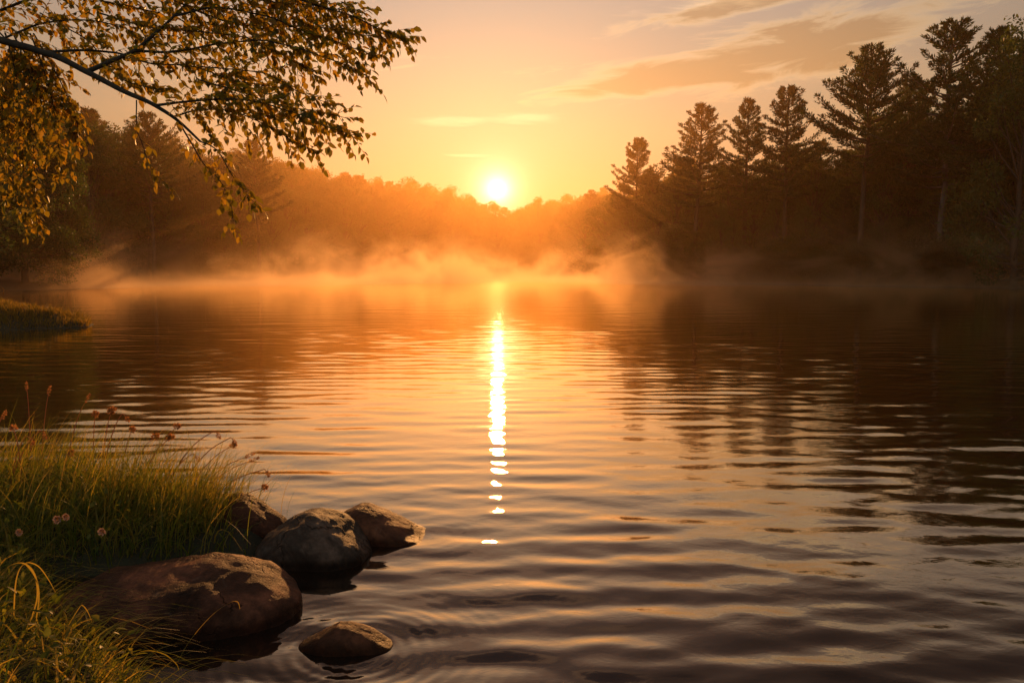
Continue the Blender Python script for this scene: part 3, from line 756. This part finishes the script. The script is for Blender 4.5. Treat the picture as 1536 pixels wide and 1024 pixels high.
# loose arching leaves
b = sample_land(4200, (-4.5, -1.0), (2.2, 5.4)); n_ = len(b)
blades(mb, b, rg.uniform(.16, .40, n_)*np.where((b[:, 1] < 3.45) & (b[:, 0] > -2.0), .5, 1.0), (rg.uniform(-3.1, 3.1, n_), rg.uniform(.7, 1.3, n_)), rg.uniform(.005, .011, n_), np.clip(rg.normal(.62, .3, n_), 0, 1), curl=.75, nseg=7)
b = sample_land(420, (-3.4, -1.3), (2.3, 3.5)); n_ = len(b)
blades(mb, b, rg.uniform(.16, .34, n_), (rg.uniform(-3.1, 3.1, n_), rg.uniform(.8, 1.4, n_)), rg.uniform(.008, .013, n_), np.clip(rg.normal(.8, .25, n_), 0, 1), curl=.72, nseg=8)
# fine stems fanning to the right along the back of the bank
ctr = [G(px, py) for px, py in ((120, 790), (170, 800), (215, 805), (255, 815), (290, 825), (320, 815), (330, 790), (60, 780), (0, 790))]
for c_ in ctr:
    m = 150; r_ = rg.normal(0, .12, (m, 2)); x = c_[0]+r_[:, 0]; y = c_[1]+r_[:, 1]
    kk = clear_of_rock(x, y); x = x[kk]; y = y[kk]; m = len(x)
    bs = np.stack([x, y, np.maximum(ground_z(x, y), 0)-.01], -1)
    blades(mb, bs, rg.uniform(.20, .52, m), (np.clip(rg.normal(0, .8, m), -1.6, 1.6), rg.uniform(.15, .85, m)), rg.uniform(.0028, .0055, m), np.clip(rg.normal(.6, .28, m), 0, 1), curl=.35, nseg=6)
b = sample_land(650, (-4.2, -1.1), (3.9, 5.3)); n_ = len(b)
blades(mb, b, rg.uniform(.34, .62, n_), (rg.normal(.3, 1.2, n_), rg.uniform(.15, .7, n_)), rg.uniform(.003, .006, n_), np.clip(rg.normal(.75, .25, n_), 0, 1), curl=.4, nseg=7)
# long bent leaves drooping to the water in front
b = sample_land(420, (-2.3, -1.0), (2.3, 3.4), dmax=.25); n_ = len(b)
blades(mb, b, rg.uniform(.18, .36, n_), (rg.uniform(-2.0, 1.2, n_), rg.uniform(.7, 1.3, n_)), rg.uniform(.003, .006, n_), np.clip(rg.normal(.55, .25, n_), 0, 1), curl=.7, nseg=7)
tag(mb.build('bank_grass', M['grass'], None, False, True), 'thick green and golden grass covering the near bank at the lower left', 'grass', kind='stuff')
# small round-leaved weeds in the sward
b = sample_land(2600, (-4.5, -1.2), (2.4, 5.2), clump=.8); n_ = len(b)
mb = MB(); b[:, 2] += rg.uniform(.04, .22, n_)
leaves(mb, b, unit(rsphere(rg, n_)+np.array((0, 0, .3))), unit(rsphere(rg, n_)*.5+np.array((0, 0, 1))), rg.uniform(.02, .05, n_), rg.uniform(.012, .03, n_), rg.uniform(0, .7, n_))
tag(mb.build('ground_weeds', M['grass'], None, False, True), 'small leafy weeds growing low in the bank grass', 'weeds', kind='stuff')
# grass on the low spit
b = sample_land(26000, (-20, -10.5), (18.5, 25), clump=.5); n_ = len(b)
mb = MB(); blades(mb, b, rg.uniform(.08, .30, n_)*(.5+1.1*(.5+.5*lump(b[:, 0], b[:, 1], 1.6))), (rg.uniform(-3.1, 3.1, n_), rg.uniform(.2, .9, n_)), rg.uniform(.010, .022, n_), np.clip(rg.normal(.6, .25, n_), 0, 1))
tag(mb.build('spit_grass', M['sedge'], None, False, True), 'tufted golden grass on the low spit at the left edge', 'grass', kind='stuff')
b = sample_land(16000, (-60, -10), (24, 60), dmax=6); n_ = len(b)
mb = MB(); blades(mb, b, rg.uniform(.3, .8, n_), (rg.uniform(-3.1, 3.1, n_), rg.uniform(.2, .8, n_)), rg.uniform(.03, .06, n_), np.clip(rg.normal(.5, .25, n_), 0, 1))
b = sample_land(16000, (14, 60), (40, 150), dmax=3.5); n_ = len(b)
blades(mb, b, rg.uniform(.4, 1.1, n_), (rg.uniform(-3.1, 3.1, n_), rg.uniform(.2, .8, n_)), rg.uniform(.04, .08, n_), np.clip(rg.normal(.4, .25, n_), 0, 1))
tag(mb.build('shore_sedge', M['sedge'], None, False, True), 'sedge fringing the far water margins below the trees', 'sedge', kind='stuff')

# seed-head stalks, each one its own
heads = [
    (40, 582, 'thin stalk with slim seed head, leftmost of three standing free above the grass', -12, 5.0, 's'),
    (73, 588, 'upright thin stalk, middle of the three standing free above the grass', 0, 5.0, 's'),
    (130, 599, 'thin stalk tilting right, rightmost of the three standing free above the grass', 22, 5.0, 's'),
    (4, 625, 'stalk with a slim head leaning right at the very left edge', 10, 4.6, 's'),
    (20, 643, 'stalk with a fluffy pale flower head near the left edge of the grass', -22, 4.5, 'f'),
    (37, 656, 'short nodding stalk right beside the fluffy pale flower head', 8, 4.5, 'n'),
    (57, 648, 'stalk with a nodding hooked head above the left part of the grass', 25, 4.5, 'n'),
    (143, 621, 'stalk with a small dark tuft, left of the large curled flower head', 8, 4.7, 'f'),
    (166, 619, 'stalk topped by the large curled brown flower head above the grass', 6, 4.7, 'c'),
    (181, 623, 'stalk with a small hooked head just right of the large curled one', 14, 4.7, 'n'),
    (198, 645, 'stalk with a loose reddish head between the curled heads and the bunch at right', 10, 4.7, 'f'),
    (105, 680, 'short stalk with a round dark head low over the left grass', 5, 4.5, 'f'),
    (232, 655, 'stalk with an orange tuft, left end of the bunch of brown flower heads', 38, 4.7, 'f'),
    (252, 659, 'stalk with a ragged tuft, low in the bunch of brown flower heads', 40, 4.7, 'c'),
    (265, 640, 'stalk with the topmost tuft in the bunch of brown flower heads', 42, 4.7, 'f'),
    (286, 682, 'stalk with a drooping head below the bunch of brown flower heads', 35, 4.7, 'n'),
    (318, 648, 'long leaning stalk with a plump seed head, the highest over the bright water', 62, 4.7, 'n'),
    (342, 658, 'long leaning stalk with a seed head, second over the bright water', 66, 4.7, 'n'),
    (349, 668, 'thin stalk with a forked head just under the second one over the bright water', 58, 4.7, 'f'),
    (371, 684, 'leaning stalk with feathery head, inner of a close pair', 72, 4.6, 's'),
    (378, 690, 'leaning stalk with dark head, outer one of the close pair at right', 70, 4.6, 's'),
    (392, 705, 'bent stalk with an oval head reaching farthest right over the water', 78, 4.6, 'n'),
    (395, 731, 'low stalk with small ragged head, lowest one above the tall rounded boulder', 50, 4.5, 'f'),
]
def seed_stalk(px, py, label, lean, d, kind):
    tip = P(px, py, d)
    bx, by = tip[0] - lean*d/F*1.15, d + rg.uniform(-.18, .02)
    bz = max(float(ground_z(np.array([bx]), np.array([by]))[0]), 0.0)
    root = empty('seed_stalk', (bx, by, bz))
    b0 = np.array((0., 0, -.01)); t_ = tip - np.array((bx, by, bz)); H = t_[2]
    p1 = np.array((t_[0]*.22, t_[1]*.3, H*.45)); p2 = np.array((t_[0]*.62, t_[1]*.7, H*.82))
    pts = [b0, p1, p2, t_]
    if kind == 'n': pts += [t_ + np.array((.018, 0, .006)), t_ + np.array((.034, 0, -.016))]
    cv = spline(pts, 6); mb = MB(); tube(mb, cv, np.linspace(.0034, .0018, len(cv)), 5, .5); mb.build('stem', M['straw'], root, True, True)
    e = cv[-1]; ax_ = unit(cv[-1]-cv[-3]); hd = MB()
    if kind == 's': m, L, rr, ll = 60, .060, .004, .014
    elif kind == 'n': m, L, rr, ll = 60, .036, .007, .014
    elif kind == 'c': m, L, rr, ll = 130, .030, .016, .022
    else: m, L, rr, ll = 80, .016, .011, .020
    f = rg.uniform(0, 1, m); s = rsphere(rg, m)
    pp = e + ax_*((f-.35)*L)[:, None] + s*(rr*np.sin(np.pi*(f*.9+.08)))[:, None]
    if kind == 'c':
        th = f*2.6; pp = e + np.stack([.016*(1-np.cos(th))-.004, s[:, 1]*.007, .016*np.sin(th)], -1) + s*.006
    kites(hd, pp, unit(s + ax_*.7), rsphere(rg, m), ll*rg.uniform(.6, 1.1, m), ll*.4, rg.uniform(0, 1, m))
    hd.build('seed_head', M['straw'], root, False, True)
    tag(root, label, 'dry stalk', 'dry seed stalks above the bank grass')
for hd_ in heads: seed_stalk(*hd_)
# the bent stem in front of the long boulder
def bent_blade(pts, w, label, nm='bent_grass_stem', tone=.7):
    cv = pxline(pts); loc = cv[0].copy(); cv = cv - loc
    n_ = len(cv); s = np.linspace(0, 1, n_); sd_ = np.array((.8, -.2, .5)); sd_ = unit(sd_)
    ww = (w*(1-s**2.2)*.5+.0006)[:, None]; V = np.stack([cv-sd_*ww, cv+np.array((0, 0, .3))*ww, cv+sd_*ww], 1).reshape(-1, 3)
    q = (np.arange(n_-1)*3)[:, None]; Fq = np.concatenate([q+np.array([[0, 1, 4, 3]]), q+np.array([[1, 2, 5, 4]])])
    mb = MB(); mb.add(V, Fq, tone); o = mb.build(nm, M['grass'], None, True, True); o.location = loc
    tag(o, label, 'grass stem', 'single long grass leaves in front'); return o
bent_blade([(262, 1000, 2.95), (285, 960, 2.95), (318, 922, 2.95), (344, 904, 2.95), (356, 902, 2.95), (360, 913, 2.95)], .004, 'single thin stem with a hooked tip standing in front of the long flat boulder', tone=.95)
bent_blade([(150, 1015, 2.75), (180, 992, 2.75), (215, 976, 2.75), (245, 980, 2.75), (264, 995, 2.75), (268, 1004, 2.75)], .006, 'arching grass leaf bowing to the water at the bottom left', tone=.7)
bent_blade([(38, 948, 2.75), (55, 900, 2.75), (52, 862, 2.75), (34, 844, 2.75), (8, 852, 2.75), (-20, 880, 2.75)], .008, 'long golden grass leaf arching over to the left edge', tone=.85)
bent_blade([(50, 950, 2.8), (58, 900, 2.8), (54, 868, 2.8), (40, 848, 2.8), (32, 845, 2.8)], .008, 'long golden grass leaf standing in the pair of arches at the left', tone=.8)
bent_blade([(20, 930, 2.8), (24, 870, 2.8), (36, 845, 2.8), (56, 848, 2.8), (72, 868, 2.8), (83, 888, 2.8)], .007, 'long golden grass leaf arching over to the right above the lower left grass', tone=.9)
bent_blade([(86, 985, 2.8), (96, 950, 2.8), (118, 912, 2.8), (124, 908, 2.8), (132, 918, 2.8), (138, 934, 2.8)], .006, 'golden grass leaf folded over sharply left of the long flat boulder', tone=.9)
# pale flowers in the grass
def flower(px, py, d, label, r=.022):
    tip = P(px, py, d); bz = max(float(ground_z(np.array([tip[0]]), np.array([d+.03]))[0]), 0.)
    bz = min(bz, tip[2]-.06)
    root = empty('wild_flower', (tip[0], d, bz)); t_ = tip-np.array((tip[0], d, bz))
    mb = MB(); cv = spline([(0, .03, -.02), (.01, .02, t_[2]*.5), t_], 5); tube(mb, cv, .0018, 4, .3); mb.build('stem', M['grass'], root, True, True)
    for k in range(2):
        m = 16; a_ = np.linspace(0, 6.283, m, endpoint=False)+k*.2
        dd = np.stack([np.cos(a_), -.5+0*a_, np.sin(a_)+.3], -1); pb = MB()
        kites(pb, np.repeat(t_[None], m, 0)+dd*.003, unit(dd+rg.normal(0, .15, (m, 3))), np.tile((0, -1., .4), (m, 1)), r*(1-.3*k), r*.42, rg.uniform(0, 1, m))
        if k == 0: pb.build('petals', M['petal'], root, False, True)
        else: pb.build('flower_centre', M['straw'], root, False, True)
    tag(root, label, 'flower', 'pale flowers in the bank grass')
flower(154, 797, 3.45, 'pale pinkish flower, rightmost and lowest of the flowers in the bank grass', .020)
flower(87, 779, 3.5, 'pale flower with ragged petals, left one of the close pair in the grass', .022)
flower(100, 775, 3.53, 'closed whitish flower, right one of the close pair in the grass', .018)
flower(30, 798, 3.45, 'small dull flower nearest the left edge of the grass', .018)

# ------------------------------------------------------------------ air: even haze, and mist rising from the water
def box(name, lo, hi, mat, kind='stuff'):
    lo = np.array(lo, float); hi = np.array(hi, float)
    V = np.array([[lo[0], lo[1], lo[2]], [hi[0], lo[1], lo[2]], [hi[0], hi[1], lo[2]], [lo[0], hi[1], lo[2]], [lo[0], lo[1], hi[2]], [hi[0], lo[1], hi[2]], [hi[0], hi[1], hi[2]], [lo[0], hi[1], hi[2]]])
    Fq = [[0, 3, 2, 1], [4, 5, 6, 7], [0, 1, 5, 4], [1, 2, 6, 5], [2, 3, 7, 6], [3, 0, 4, 7]]
    mb = MB(); mb.add(V, Fq); o = mb.build(name, mat); tag(o, kind=kind); return o
hm, n, out = new_mat('haze_air')
v = n.nodes.new('ShaderNodeVolumePrincipled'); v.inputs['Density'].default_value = 0.00035
v.inputs['Color'].default_value = (.97, .60, .30, 1); v.inputs['Anisotropy'].default_value = 0.66
n.links.new(v.outputs[0], out.inputs['Volume'])
tag(box('haze', (-4600, -4600, -3), (4600, 4600, 36), hm), 'warm haze filling the air over the lake', 'haze')
mm, n, out = new_mat('mist_air')
g = n.nodes.new('ShaderNodeTexCoord'); x, y, z = sep(g.outputs['Object'])
wn = noise_tex(vec(x*0.17, y*0.06, z*0.22), 1.0, 5, 0.62, 0.6)
wn2 = noise_tex(vec(x*0.045+4, y*0.03, z*0.05), 1.0, 2, 0.5, 0.0)
wisp = smooth(wn, 0.45, 0.66)*smooth(wn2, 0.38, 0.6)
ztop = smooth(z, 9.0, 1.5)
low = E.m('EXPONENT', z*(-1/0.6))*(1.0 + E.m('ABSOLUTE', x)*0.03)*0.040
edge_ = smooth(y + E.m('ABSOLUTE', x)*0.90, 80.0, 122.0)
dens = (low + wisp*(1.0 + E.m('ABSOLUTE', x)*0.20)*E.m('EXPONENT', z*(-1/3.3))*ztop*0.062)*edge_
v = n.nodes.new('ShaderNodeVolumePrincipled'); n.links.new(dens.s, v.inputs['Density'])
v.inputs['Color'].default_value = (1.0, .73, .46, 1); v.inputs['Anisotropy'].default_value = 0.6
n.links.new(v.outputs[0], out.inputs['Volume'])
tag(box('mist', (-70, 45, 0.03), (62, 305, 9.0), mm), 'bright wisps of mist drifting low over the far water', 'mist')
fm, n, out = new_mat('fog_air')
v = n.nodes.new('ShaderNodeVolumePrincipled'); v.inputs['Density'].default_value = 0.0019
v.inputs['Color'].default_value = (1.0, .56, .20, 1); v.inputs['Anisotropy'].default_value = 0.68
n.links.new(v.outputs[0], out.inputs['Volume'])
tag(box('fog_bank', (-75, 84, 0.05), (60, 330, 30.0), fm), 'thin glowing fog standing in the far bay under the sun', 'fog')
